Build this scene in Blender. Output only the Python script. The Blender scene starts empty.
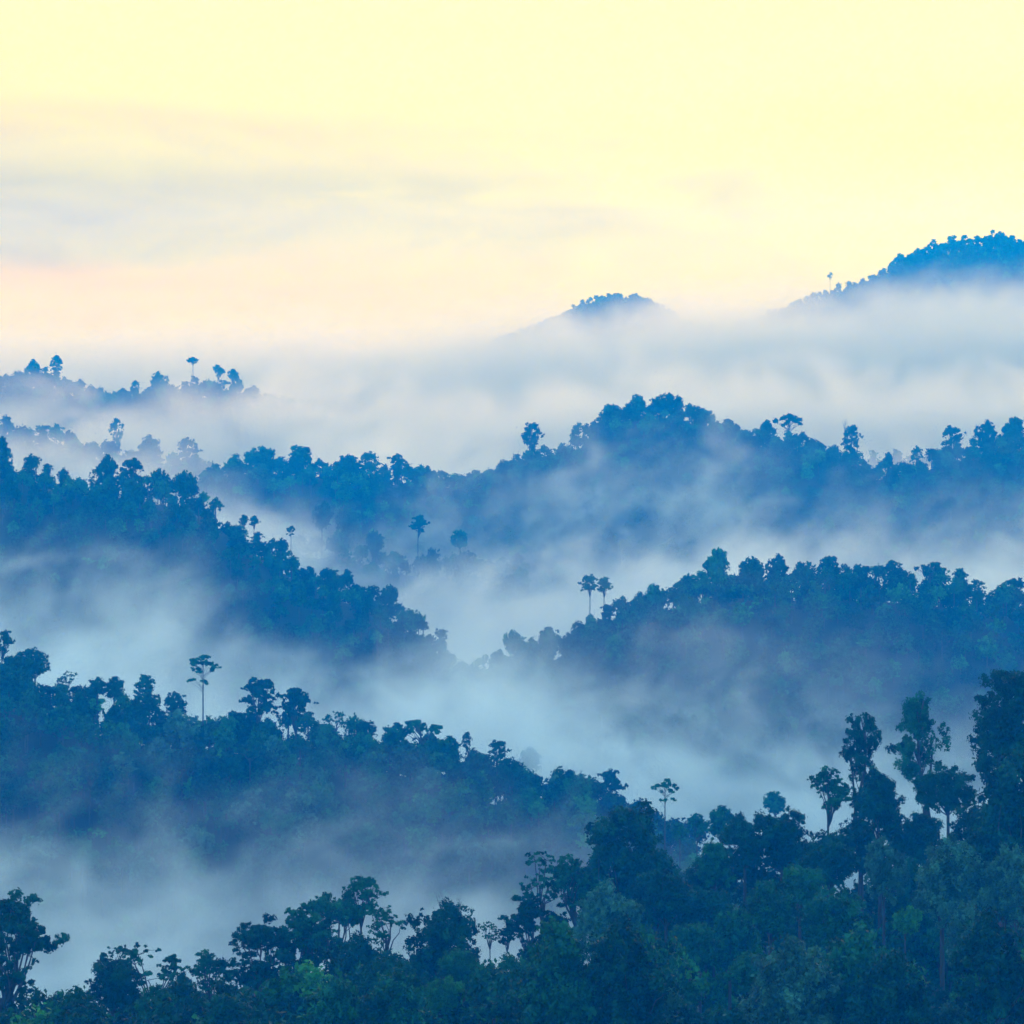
import bpy, math, random
import numpy as np

# ------------------------------------------------------------------ camera, sky, sun, exposure
SC = bpy.context.scene
COL = SC.collection
R = math.radians
K = 36.0 / 100.0 / 1024.0            # world units per pixel per metre of distance
ZC, PYH = 300.0, 300.0               # eye height, picture row of the horizon

cam_d = bpy.data.cameras.new('camera')
cam = bpy.data.objects.new('camera', cam_d)
COL.objects.link(cam)
cam_d.lens = 100.0
cam_d.sensor_width = 36.0
cam_d.shift_y = -(512 - PYH) / 1024.0
cam_d.clip_start, cam_d.clip_end = 1.0, 30000.0
cam.location = (0, 0, ZC)
cam.rotation_euler = (R(90), 0, 0)
SC.camera = cam

SUN_EL, SUN_AZ = 5.0, 14.0           # degrees; azimuth clockwise from straight ahead


def N(nt, kind, **kw):
    n = nt.nodes.new(kind)
    for k, v in kw.items():
        setattr(n, k, v)
    return n


def setin(n, **kw):
    for k, v in kw.items():
        n.inputs[k.replace('_', ' ')].default_value = v
    return n


def math_n(nt, op, a, b=None, c=None, clamp=False):
    n = N(nt, 'ShaderNodeMath', operation=op, use_clamp=clamp)
    for i, v in enumerate((a, b, c)):
        if v is None:
            continue
        if isinstance(v, (int, float)):
            n.inputs[i].default_value = v
        else:
            nt.links.new(v, n.inputs[i])
    return n.outputs[0]


def ramp_n(nt, fac, stops, interp='EASE'):
    n = N(nt, 'ShaderNodeValToRGB')
    n.color_ramp.interpolation = interp
    el = n.color_ramp.elements
    while len(el) < len(stops):
        el.new(0.5)
    for e, (p, c) in zip(el, stops):
        e.position = p
        e.color = (*c, 1)
    if fac is not None:
        nt.links.new(fac, n.inputs[0])
    return n.outputs[0]


def mix_n(nt, fac, a, b, mode='MIX'):
    n = N(nt, 'ShaderNodeMix', data_type='RGBA', blend_type=mode)
    for sock, v in ((n.inputs[0], fac), (n.inputs[6], a), (n.inputs[7], b)):
        if isinstance(v, (int, float)):
            sock.default_value = v
        elif isinstance(v, tuple):
            sock.default_value = (*v, 1)
        else:
            nt.links.new(v, sock)
    return n.outputs[2]


world = bpy.data.worlds.new('World')
SC.world = world
world.use_nodes = True
wt = world.node_tree
wt.nodes.clear()
tc = N(wt, 'ShaderNodeTexCoord')
sep = N(wt, 'ShaderNodeSeparateXYZ')
wt.links.new(tc.outputs['Generated'], sep.inputs[0])
DX, DY, DZ = sep.outputs
sky = N(wt, 'ShaderNodeTexSky', sky_type='NISHITA', sun_disc=False)
sky.sun_elevation, sky.sun_rotation = R(SUN_EL), R(SUN_AZ)
sky.altitude, sky.air_density, sky.dust_density, sky.ozone_density = 300.0, 1.0, 1.0, 1.5
SKY_LEVEL = 0.15
blue = mix_n(wt, 1.0, sky.outputs[0], (SKY_LEVEL * 0.69, SKY_LEVEL * 1.05, SKY_LEVEL * 1.24), 'MULTIPLY')
# dawn glow: thin bright overcast low in the direction of the sun
elev = math_n(wt, 'MULTIPLY', DZ, 1 / 0.30, clamp=True)
wob = N(wt, 'ShaderNodeMapping')
wob.inputs['Scale'].default_value = (6.0, 3.0, 22.0)
wob.inputs['Rotation'].default_value = (0.0, R(-2.0), 0.0)
wt.links.new(tc.outputs['Generated'], wob.inputs[0])
nz = N(wt, 'ShaderNodeTexNoise')
setin(nz, Scale=1.0, Detail=5.0, Roughness=0.5, Distortion=0.6)
wt.links.new(wob.outputs[0], nz.inputs['Vector'])
nz2 = N(wt, 'ShaderNodeTexNoise')
setin(nz2, Scale=3.1, Detail=5.0, Roughness=0.6, Distortion=0.8)
wt.links.new(wob.outputs[0], nz2.inputs['Vector'])
wav = math_n(wt, 'ADD', math_n(wt, 'MULTIPLY_ADD', nz.outputs[0], 0.10, -0.05), math_n(wt, 'MULTIPLY_ADD', nz2.outputs[0], 0.05, -0.025))
el2 = math_n(wt, 'ADD', elev, math_n(wt, 'MULTIPLY', wav, math_n(wt, 'MULTIPLY', elev, 12.0, clamp=True)))
G = 0.182                                # one unit of picture brightness at this exposure
def sk(r, g, b):
    return (r * G, g * G, b * G)
UP = [(0.50, sk(1.25, 1.18, 0.66)), (0.62, sk(3.85, 2.8, 1.32)), (1.0, sk(3.4, 2.6, 1.4))]
east = ramp_n(wt, el2, [(0.0, sk(1.10, 1.08, 0.10)), (0.06, sk(1.15, 1.20, 0.10)), (0.16, sk(1.18, 1.18, 0.28)), (0.30, sk(1.2, 1.1, 0.52))] + UP, 'EASE')
west_c = ramp_n(wt, el2, [(0.0, sk(1.02, 0.90, 0.22)), (0.028, sk(1.04, 0.82, 0.18)), (0.068, sk(0.72, 0.71, 0.36)), (0.135, sk(0.66, 0.67, 0.43)), (0.168, sk(0.90, 0.86, 0.46)),
                          (0.20, sk(0.95, 0.84, 0.44)), (0.235, sk(1.12, 1.05, 0.42))] + UP, 'EASE')
side = math_n(wt, 'MULTIPLY_ADD', DX, -2.6, 0.34)
side = math_n(wt, 'ADD', side, math_n(wt, 'MULTIPLY_ADD', nz2.outputs[0], 1.2, -0.6), clamp=True)
front_col = mix_n(wt, side, east, west_c)
# the glow covers the sunward, low part of the sky; elsewhere the clear dawn sky
toward = math_n(wt, 'MULTIPLY_ADD', DY, 1.3, 0.15, clamp=True)
low = math_n(wt, 'SUBTRACT', 1.0, math_n(wt, 'MULTIPLY_ADD', DZ, 1 / 0.45, -0.15 / 0.45, clamp=True), clamp=True)
skycol = mix_n(wt, math_n(wt, 'MULTIPLY', toward, low), blue, front_col)
bg = N(wt, 'ShaderNodeBackground')
wt.links.new(skycol, bg.inputs[0])
bg.inputs[1].default_value = 1.0
wo = N(wt, 'ShaderNodeOutputWorld')
wt.links.new(bg.outputs[0], wo.inputs[0])
world.cycles.sampling_method = 'MANUAL'
world.cycles.sample_map_resolution = 512

sun_d = bpy.data.lights.new('sun', 'SUN')
sun_d.energy = 0.15
sun_d.angle = R(12)
sun_d.color = (1.0, 0.80, 0.58)
sun = bpy.data.objects.new('sun', sun_d)
COL.objects.link(sun)
sun.rotation_euler = (R(90 - SUN_EL), 0, R(180 - SUN_AZ))
sun.location = (200, 900, 900)

vs = SC.view_settings
vs.view_transform, vs.look, vs.gamma, vs.exposure, vs.use_curve_mapping = 'Standard', 'None', 1.0, 2.43, False
SC.display_settings.display_device = 'sRGB'
cy = SC.cycles
cy.use_denoising = True
cy.denoiser = 'OPENIMAGEDENOISE'
cy.denoising_input_passes = 'RGB_ALBEDO_NORMAL'
cy.max_bounces, cy.diffuse_bounces, cy.transmission_bounces = 8, 2, 2
cy.volume_bounces = 5
cy.transparent_max_bounces = 8
cy.volume_step_rate = 1.6
cy.volume_max_steps = 256
cy.use_adaptive_sampling = True
cy.adaptive_threshold = 0.02
cy.caustics_reflective = cy.caustics_refractive = False

# ------------------------------------------------------------------ helpers
rng = np.random.default_rng(7)
random.seed(7)


def P(px, py, Y):
    return ((px - 512.0) * K * Y, Y, ZC - (py - PYH) * K * Y)


def tag(o, label=None, cat=None, group=None, kind=None):
    for k, v in (('label', label), ('category', cat), ('group', group), ('kind', kind)):
        if v:
            o[k] = v
    return o


def mesh_from(name, verts, faces_flat, loop_tot, mats, mat_idx=None, tone=None, smooth=False):
    me = bpy.data.meshes.new(name)
    nv, nf = len(verts), len(loop_tot)
    me.vertices.add(nv)
    me.vertices.foreach_set('co', np.asarray(verts, np.float32).ravel())
    me.loops.add(len(faces_flat))
    me.loops.foreach_set('vertex_index', np.asarray(faces_flat, np.int32))
    me.polygons.add(nf)
    ls = np.zeros(nf, np.int32)
    ls[1:] = np.cumsum(loop_tot)[:-1]
    me.polygons.foreach_set('loop_start', ls)
    me.polygons.foreach_set('loop_total', np.asarray(loop_tot, np.int32))
    for m in mats:
        me.materials.append(m)
    if mat_idx is not None:
        me.polygons.foreach_set('material_index', np.asarray(mat_idx, np.int32))
    if tone is not None:
        a = me.attributes.new('tone', 'FLOAT', 'FACE')
        a.data.foreach_set('value', np.asarray(tone, np.float32))
    if smooth:
        me.polygons.foreach_set('use_smooth', np.ones(nf, bool))
    me.update(calc_edges=True)
    me.validate()
    return me


def link(name, data, parent=None):
    o = bpy.data.objects.new(name, data)
    COL.objects.link(o)
    if parent:
        o.parent = parent
    return o


# ------------------------------------------------------------------ materials
def new_mat(name):
    m = bpy.data.materials.new(name)
    m.use_nodes = True
    m.node_tree.nodes.clear()
    return m, m.node_tree


def leaf_mat(name, c_dark, c_light):
    m, nt = new_mat(name)
    at = N(nt, 'ShaderNodeAttribute', attribute_name='tone')
    oi = N(nt, 'ShaderNodeObjectInfo')
    f = math_n(nt, 'MULTIPLY_ADD', oi.outputs['Random'], 0.35, at.outputs['Fac'])
    f = math_n(nt, 'SUBTRACT', f, 0.17, clamp=True)
    c = ramp_n(nt, f, [(0.0, c_dark), (1.0, c_light)], 'LINEAR')
    b = N(nt, 'ShaderNodeBsdfPrincipled')
    nt.links.new(c, b.inputs['Base Color'])
    setin(b, Roughness=0.55)
    b.inputs['Specular IOR Level'].default_value = 0.03
    tr = N(nt, 'ShaderNodeBsdfTranslucent')
    nt.links.new(c, tr.inputs[0])
    mx = N(nt, 'ShaderNodeMixShader')
    mx.inputs[0].default_value = 0.12
    nt.links.new(b.outputs[0], mx.inputs[1])
    nt.links.new(tr.outputs[0], mx.inputs[2])
    o = N(nt, 'ShaderNodeOutputMaterial')
    nt.links.new(mx.outputs[0], o.inputs[0])
    return m


LEAF = {
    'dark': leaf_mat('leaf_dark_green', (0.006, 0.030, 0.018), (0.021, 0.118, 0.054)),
    'mid': leaf_mat('leaf_mid_green', (0.009, 0.046, 0.020), (0.034, 0.195, 0.068)),
    'green': leaf_mat('leaf_fresh_green', (0.018, 0.090, 0.020), (0.060, 0.29, 0.060)),
    'pale': leaf_mat('leaf_grey_green', (0.022, 0.066, 0.040), (0.085, 0.25, 0.14)),
}
bark, nt = new_mat('bark')
tcn = N(nt, 'ShaderNodeTexCoord')
nzb = N(nt, 'ShaderNodeTexNoise')
setin(nzb, Scale=9.0, Detail=4.0)
nt.links.new(tcn.outputs['Object'], nzb.inputs['Vector'])
bb = N(nt, 'ShaderNodeBsdfPrincipled')
nt.links.new(ramp_n(nt, nzb.outputs[0], [(0.3, (0.025, 0.024, 0.022)), (0.7, (0.075, 0.068, 0.060))]), bb.inputs['Base Color'])
setin(bb, Roughness=0.9)
nt.links.new(bb.outputs[0], N(nt, 'ShaderNodeOutputMaterial').inputs[0])
bark_pale, nt = new_mat('bark_pale')
bb = N(nt, 'ShaderNodeBsdfPrincipled')
nzb = N(nt, 'ShaderNodeTexNoise')
setin(nzb, Scale=14.0, Detail=3.0)
nt.links.new(ramp_n(nt, nzb.outputs[0], [(0.3, (0.16, 0.14, 0.12)), (0.7, (0.34, 0.31, 0.27))]), bb.inputs['Base Color'])
setin(bb, Roughness=0.85)
nt.links.new(bb.outputs[0], N(nt, 'ShaderNodeOutputMaterial').inputs[0])
soil, nt = new_mat('forest_floor')
nzb = N(nt, 'ShaderNodeTexNoise')
tcn = N(nt, 'ShaderNodeTexCoord')
setin(nzb, Scale=0.08, Detail=8.0)
nt.links.new(tcn.outputs['Object'], nzb.inputs['Vector'])
bb = N(nt, 'ShaderNodeBsdfPrincipled')
nt.links.new(ramp_n(nt, nzb.outputs[0], [(0.3, (0.008, 0.022, 0.012)), (0.55, (0.014, 0.038, 0.02)), (0.75, (0.024, 0.034, 0.02))]), bb.inputs['Base Color'])
setin(bb, Roughness=0.95)
nt.links.new(bb.outputs[0], N(nt, 'ShaderNodeOutputMaterial').inputs[0])

# ------------------------------------------------------------------ terrain: one sheet, ridge behind ridge
# crest = canopy line seen in the photograph (column, row) at a distance; the ground lies CANOPY below it
RIDGES = {
    'near': dict(canopy=30, front=420, back=70, floor=70, pts=[(-500, 1040, 600), (0, 985, 585), (200, 985, 585), (330, 950, 590), (450, 940, 590), (540, 900, 590), (620, 850, 595),
                 (700, 845, 600), (800, 830, 600), (900, 805, 600), (960, 790, 590), (1024, 760, 585), (1300, 690, 580), (1700, 660, 580)]),
    'second': dict(canopy=15.5, front=150, back=90, floor=62, pts=[(-500, 600, 1000), (-150, 630, 1000), (0, 662, 1000), (40, 668, 1000), (100, 692, 1000), (150, 703, 1000), (200, 712, 1000), (300, 715, 1000),
                   (360, 722, 1000), (420, 736, 1000), (470, 752, 1000), (530, 775, 995), (600, 786, 990), (680, 820, 985), (760, 850, 980), (860, 880, 980), (1000, 950, 980), (1400, 960, 980)]),
    'spur': dict(canopy=22, front=90, back=60, floor=62, pts=[(400, 960, 800), (560, 900, 800), (640, 846, 800), (690, 830, 800), (740, 826, 800), (800, 835, 800), (900, 860, 800), (1100, 850, 800), (1500, 860, 800)]),
    'third': dict(canopy=14, front=170, back=110, floor=60, pts=[(100, 760, 1330), (300, 690, 1330), (420, 700, 1330), (470, 668, 1330), (510, 648, 1330), (545, 634, 1330), (580, 620, 1335), (620, 603, 1340), (660, 590, 1340), (700, 575, 1340), (740, 568, 1345), (800, 570, 1350),
                  (860, 570, 1350), (920, 573, 1350), (980, 582, 1350), (1024, 588, 1350), (1200, 610, 1350), (1600, 600, 1350)]),
    'left': dict(canopy=13, front=200, back=110, floor=60, pts=[(-600, 380, 1480), (-200, 410, 1480), (0, 448, 1480), (30, 458, 1480), (70, 470, 1480), (130, 472, 1475), (180, 482, 1470), (210, 495, 1465), (235, 518, 1460), (265, 535, 1455),
                 (300, 560, 1450), (350, 578, 1440), (400, 602, 1430), (435, 628, 1420), (470, 672, 1410), (560, 760, 1390), (800, 800, 1390)]),
    'blue': dict(canopy=12.5, front=190, back=110, floor=75, pts=[(-300, 560, 2060), (100, 500, 2060), (200, 470, 2060), (235, 458, 2060), (270, 455, 2060), (310, 458, 2060), (350, 468, 2060), (400, 466, 2060), (450, 470, 2060), (490, 466, 2060), (530, 450, 2065), (570, 440, 2070),
                 (605, 409, 2070), (650, 401, 2070), (690, 404, 2070), (715, 416, 2070), (750, 430, 2070), (800, 434, 2070), (840, 445, 2070), (870, 462, 2070), (900, 462, 2070), (940, 448, 2070), (980, 438, 2070), (1024, 430, 2070), (1200, 400, 2070), (1500, 380, 2070)]),
    'low': dict(canopy=20, front=90, back=60, floor=75, pts=[(200, 600, 1860), (300, 530, 1860), (340, 520, 1860), (380, 540, 1860), (420, 545, 1860), (470, 545, 1860), (520, 560, 1860), (600, 590, 1860), (700, 640, 1860)]),
    'fade': dict(canopy=18, front=150, back=90, floor=85, pts=[(-400, 380, 2380), (0, 415, 2380), (60, 425, 2380), (100, 438, 2380), (150, 450, 2380), (200, 452, 2380), (240, 480, 2380), (400, 520, 2380), (800, 480, 2380), (880, 450, 2380), (940, 450, 2380), (1100, 440, 2380), (1500, 420, 2380)]),
    'far': dict(canopy=18, front=200, back=130, floor=95, pts=[(-500, 330, 2750), (-100, 362, 2750), (0, 372, 2750), (50, 368, 2750), (90, 382, 2750), (130, 384, 2750), (160, 380, 2750), (200, 378, 2750), (240, 380, 2750), (300, 400, 2750), (400, 430, 2750), (600, 460, 2750), (1200, 470, 2750)]),
    'mount': dict(canopy=13, front=330, back=260, floor=110, pts=[(300, 420, 3650), (470, 352, 3650), (530, 330, 3650), (565, 314, 3650), (585, 303, 3650), (605, 298, 3650), (635, 297, 3650), (655, 304, 3650), (685, 322, 3650), (720, 335, 3650), (780, 312, 3620), (815, 296, 3600), (850, 287, 3600), (880, 276, 3600), (900, 258, 3600),
                  (930, 247, 3600), (970, 241, 3600), (1000, 237, 3600), (1024, 241, 3600), (1100, 220, 3600), (1300, 260, 3600), (1500, 300, 3600)]),
}
for r in RIDGES.values():
    w = np.array([P(*p) for p in r['pts']])
    w[:, 2] -= r['canopy']
    r['x'], r['y'], r['z'] = w[:, 0], w[:, 1], w[:, 2]


def vnoise(x, y, s, seed):
    """smooth value noise, -1..1"""
    g = np.random.default_rng(seed).uniform(-1, 1, (64, 64))
    u, v = np.asarray(x) / s, np.asarray(y) / s
    iu, iv = np.floor(u).astype(int), np.floor(v).astype(int)
    fu, fv = u - iu, v - iv
    fu, fv = fu * fu * (3 - 2 * fu), fv * fv * (3 - 2 * fv)
    a, b = g[iu % 64, iv % 64], g[(iu + 1) % 64, iv % 64]
    c, d = g[iu % 64, (iv + 1) % 64], g[(iu + 1) % 64, (iv + 1) % 64]
    return (a * (1 - fu) + b * fu) * (1 - fv) + (c * (1 - fu) + d * fu) * fv


def ground(x, y):
    x, y = np.asarray(x, float), np.asarray(y, float)
    h = 62 + 50 * np.clip((y - 600) / 3000, 0, 1) + 5 * vnoise(x, y, 90, 3)
    h = np.maximum(h, 297 - 0.285 * np.maximum(y, -150) + 3 * vnoise(x, y, 40, 4) * np.clip(y / 80, 0, 1))   # the hill the camera stands on
    for i, r in enumerate(RIDGES.values()):
        yc, zc = np.interp(x, r['x'], r['y']), np.interp(x, r['x'], r['z'])
        d = y - yc
        t = np.where(d < 0, np.abs(d) / r['front'], d / r['back'])
        prof = np.exp(-t ** 1.7 * 1.3)
        relief = (7 * vnoise(x, y, 62, 10 + i) + 4 * vnoise(x, y, 27, 40 + i)) * min(r['front'] / 150, 1)
        hh = 55 + (zc - 55) * prof + 4 * prof * (1 - prof) * relief
        h = np.maximum(h, hh)
    return h


ys = np.concatenate([np.linspace(-300, 350, 22), np.linspace(362, 1000, 70), np.linspace(1012, 2200, 90), np.linspace(2220, 3960, 74)])
us = np.linspace(-1, 1, 200)
XX = us[None, :] * (420 + 0.36 * np.maximum(ys, 0))[:, None]
YY = np.repeat(ys[:, None], len(us), 1)
ZZ = ground(XX, YY)
nr, nc = XX.shape
idx = np.arange(nr * nc).reshape(nr, nc)
q = np.stack([idx[:-1, :-1], idx[:-1, 1:], idx[1:, 1:], idx[1:, :-1]], -1).reshape(-1, 4)
tag(link('ground', mesh_from('ground', np.stack([XX, YY, ZZ], -1).reshape(-1, 3), q.ravel(), np.full(len(q), 4), [soil], smooth=True)),
    'dark forested ground folding into ridge behind ridge', None, None, 'structure')


# ------------------------------------------------------------------ tree shapes (crown 1 wide, its top at z = 0)
def unit(n, g, up=0.0):
    v = g.normal(size=(n, 3))
    v[:, 2] += up
    return v / np.linalg.norm(v, axis=1)[:, None]


def leaves_at(cent, rad, per, size, g, flat=1.0, up=0.5, droop=0.0):
    """leaf sprays round clump centres: every clump is a few uneven tufts; returns verts, tone"""
    nt_ = 6
    sd = unit(len(cent) * nt_, g, up * 0.8)
    sc = np.repeat(cent, nt_, 0) + sd * np.repeat(rad, nt_)[:, None] * g.uniform(0.25, 1.15, (len(cent) * nt_, 1)) * np.array([1, 1, flat])
    sr = np.repeat(rad, nt_) * g.uniform(0.22, 0.60, len(sc))
    wgt = sr ** 2 / (sr ** 2).sum()
    n = per * len(cent)
    k = g.choice(len(sc), n, p=wgt)
    d = unit(n, g, up)
    r = sr[k][:, None]
    pos = sc[k] + d * r * np.minimum(np.abs(g.normal(0.72, 0.30, (n, 1))), 1.7) * np.array([1, 1, 0.55 + 0.45 * flat])
    pos[:, 2] -= droop * r[:, 0] * 1.6 * g.uniform(0, 1, n) ** 2
    nor = d + unit(n, g) * 0.8
    nor /= np.linalg.norm(nor, axis=1)[:, None]
    t = np.cross(nor, unit(n, g))
    t /= np.linalg.norm(t, axis=1)[:, None] + 1e-9
    b = np.cross(nor, t)
    s = size * g.uniform(0.5, 1.35, (n, 1))
    v = np.stack([pos - t * s * .55, pos - b * s * .34 + t * s * .05, pos + t * s * .55, pos + b * s * .34 - t * s * .08], 1)
    ct = g.normal(0.48, 0.25, len(cent))
    tt = g.normal(0, 0.13, len(sc))
    tone = np.clip(ct[k // nt_] + tt[k] + g.normal(0, 0.07, n), 0, 1)
    return v.reshape(-1, 3), tone


def tubes(segs, sides=5):
    """tapered tubes; segs = [(p0, p1, r0, r1)]"""
    V, F = [], []
    for p0, p1, r0, r1 in segs:
        p0, p1 = np.array(p0, float), np.array(p1, float)
        d = p1 - p0
        d /= np.linalg.norm(d) + 1e-9
        a = np.cross(d, (0.3, 0.9, 0.1))
        a /= np.linalg.norm(a)
        b = np.cross(d, a)
        base = len(V)
        for p, r in ((p0, r0), (p1, r1)):
            for i in range(sides):
                th = 2 * math.pi * i / sides
                V.append(p + r * (math.cos(th) * a + math.sin(th) * b))
        for i in range(sides):
            j = (i + 1) % sides
            F.append((base + i, base + j, base + sides + j, base + sides + i))
    return np.array(V), np.array(F)


def bent(p0, p1, r0, r1, g, n=3, amp=0.06):
    """a slightly crooked limb"""
    p0, p1 = np.array(p0, float), np.array(p1, float)
    L = np.linalg.norm(p1 - p0)
    pts = [p0 + (p1 - p0) * i / n + (g.normal(size=3) * amp * L * 0.5 if 0 < i < n else 0) + np.array([0, 0, 0.12 * L * math.sin(math.pi * i / n) * 0.5]) for i in range(n + 1)]
    rs = [r0 + (r1 - r0) * i / n for i in range(n + 1)]
    return [(pts[i], pts[i + 1], rs[i], rs[i + 1]) for i in range(n)]


def shape(kind, seed, detail):
    """clump centres, clump radii, limb segments, crown depth, trunk radius, leaf options"""
    g = np.random.default_rng(seed)
    segs, opt = [], dict(flat=1.0, up=0.5, droop=0.0, cover=1.0)
    trunk_r = 0.03
    if kind in ('dome', 'mound', 'soft', 'cone'):
        depth = {'dome': 1.0, 'mound': 1.6, 'soft': 1.25, 'cone': 1.3}[kind]
        n = {'dome': 64, 'mound': 105, 'soft': 95, 'cone': 80}[kind]
        nl = 11
        lobes = unit(nl, g, 0.4)
        lr = g.uniform(0.68, 1.16, nl)
        d = unit(n, g, 0.25)
        d = d[d[:, 2] > -0.8]
        w = np.exp((d @ lobes.T) * 11)
        rad = (w * lr).sum(1) / w.sum(1)
        c = d * rad[:, None] * np.array([0.41, 0.41, depth * 0.44]) * g.uniform(0.74, 1.04, (len(d), 1))
        c[:, 2] -= depth * 0.52
        t = np.clip((c[:, 2] + depth) / depth, 0, 1)
        taper = {'dome': (1.04, 0.12), 'mound': (1.12, 0.26), 'soft': (1.14, 0.46), 'cone': (1.18, 0.78)}[kind]
        c[:, :2] *= (taper[0] - taper[1] * t)[:, None]
        c[:, :2] += g.uniform(-.05, .05, 2)
        if kind == 'soft':
            opt.update(droop=0.9, up=0.2)
        cr = g.uniform(0.06, 0.15, len(c)) * (0.85 if kind == 'soft' else 1)
        fill = unit(16, g) * np.array([0.24, 0.24, depth * 0.3]) * g.uniform(0.3, 1, (16, 1))
        fill[:, 2] -= depth * 0.52
        c = np.concatenate([c, fill])
        cr = np.concatenate([cr, np.full(16, 0.15)])
        for k in g.choice(len(c) - 16, 8, replace=False):
            segs += bent((0, 0, -depth * 0.9), c[k], 0.012, 0.003, g)
    elif kind in ('umbrella', 'tiered'):
        depth = 0.6 if kind == 'umbrella' else 1.0
        tiers = ((-0.08, 0.22, 14), (-0.13, 0.42, 22), (-0.24, 0.36, 9), (-0.36, 0.2, 4)) if kind == 'umbrella' else \
                ((-0.06, 0.14, 8), (-0.13, 0.28, 12), (-0.22, 0.42, 14), (-0.36, 0.30, 7), (-0.60, 0.36, 6), (-0.72, 0.2, 3))
        c, hub = [], []
        for ti, (z, r, n) in enumerate(tiers):
            lump = g.uniform(0, 6.28, max(2, n // 4))
            for i in range(n):
                th = g.choice(lump) + g.normal(0, 0.35)
                rr = r * g.uniform(0.45, 1.15)
                c.append((rr * math.cos(th), rr * math.sin(th), z - 0.10 * (rr / 0.42) ** 2 + g.normal(0, .022)))
        c = np.array(c)
        cr = g.uniform(0.035, 0.085, len(c))
        opt.update(flat=0.5, up=0.6, cover=1.0)
        for p in c[::2]:
            segs += bent((0, 0, max(-depth, p[2] - 0.26 + g.uniform(-.06, .06))), p - np.array([0, 0, 0.02]), 0.009, 0.003, g)
        segs += [((0, 0, -depth), (0, 0, -0.16), 0.02, 0.008)]
        trunk_r = 0.022
    elif kind == 'column':
        depth = 2.2
        n = 100
        z = -0.04 - g.beta(1.1, 1.9, n) * 1.75
        lump = g.uniform(0, 6.28, 9)
        lz = g.uniform(-1.7, -0.1, 9)
        k = np.abs(z[:, None] - lz[None] + g.normal(0, .15, (n, 9))).argmin(1)
        th = lump[k] + g.normal(0, 0.6, n)
        rr = (0.15 + 0.30 * np.exp(-((z + 0.7) / 0.42) ** 2)) * g.uniform(0.25, 1.15, n)
        lean = 0.13 * np.sin(z * 2.0)
        c = np.stack([rr * np.cos(th) + lean, rr * np.sin(th), z], 1)
        cr = g.uniform(0.04, 0.11, n)
        opt.update(droop=1.1, up=0.1, cover=0.9)
        for p in c[::3]:
            segs += bent((0.13 * math.sin((p[2] - .3) * 2.0), 0, p[2] - 0.3), p, 0.011, 0.003, g)
        zz = np.linspace(-depth, -0.1, 9)
        for a, b2 in zip(zz[:-1], zz[1:]):
            f = lambda q: 0.04 + (0.010 - 0.04) * (q + depth) / depth
            segs.append(((0.13 * math.sin(a * 2.0), 0, a), (0.13 * math.sin(b2 * 2.0), 0, b2), f(a), f(b2)))
            if a < -0.9:
                segs.append(((0.05 + .3 * (a + depth) * .3, 0.05, a), (0.05 + .3 * (b2 + depth) * .3, .05, b2), f(a) * .7, f(b2) * .7))
        trunk_r = 0.045
    elif kind in ('open', 'sparse'):
        depth = 1.25
        n = 190 if kind == 'open' else 80
        nl = 18 if kind == 'open' else 11
        lobes = unit(nl, g, 0.4)
        lobes = lobes * np.array([0.36, 0.36, 0.42]) * g.uniform(0.55, 1.0, (nl, 1))
        k = g.integers(0, nl, n)
        c = lobes[k] + g.normal(size=(n, 3)) * np.array([0.085, 0.085, 0.05])
        c[:, 2] -= 0.52
        c[:, 2] = np.minimum(c[:, 2], -0.03)
        cr = g.uniform(0.03, 0.085, n) if kind == 'open' else g.uniform(0.025, 0.06, n)
        opt.update(flat=0.6, up=0.5, cover=0.95)
        lean = np.array([g.uniform(-.12, .12), 0, 0])
        lobes[:, 2] -= 0.56
        for i, f in enumerate(lobes):
            m = f * np.array([.35, .35, 0]) + np.array([0, 0, -0.98 + .25 * (f[2] + 1)]) + lean
            segs += bent((0, 0, -depth), m, 0.014, 0.010, g, 2, .1) + bent(m, f, 0.010, 0.005, g, 2, .12)
            for p in c[k == i][::2]:
                segs += bent(f, p, 0.005, 0.002, g, 2, .15)
        trunk_r = 0.026
    elif kind == 'bare':
        depth = 1.2
        c, cr = np.zeros((0, 3)), np.zeros(0)
        for i in range(9):
            t = np.array([g.uniform(-.4, .4), g.uniform(-.4, .4), -g.uniform(0, .45)])
            mid = t * 0.5 + np.array([0, 0, -0.62 + g.uniform(-.15, .1)])
            segs += bent((0, 0, -depth), mid, 0.02, 0.011, g, 2) + bent(mid, t, 0.011, 0.003, g, 3, 0.12)
            for j in range(2):
                segs += bent(mid * .4 + t * .6, t + g.normal(size=3) * 0.1, 0.006, 0.002, g, 2)
        trunk_r = 0.026
    return c, cr, segs, depth, trunk_r, opt, g


LEAVES = dict(dome=19, mound=30, soft=24, cone=22, umbrella=7, tiered=7, column=17, open=15, sparse=4.5)   # foliage area of each kind
PROTO = {}


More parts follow.
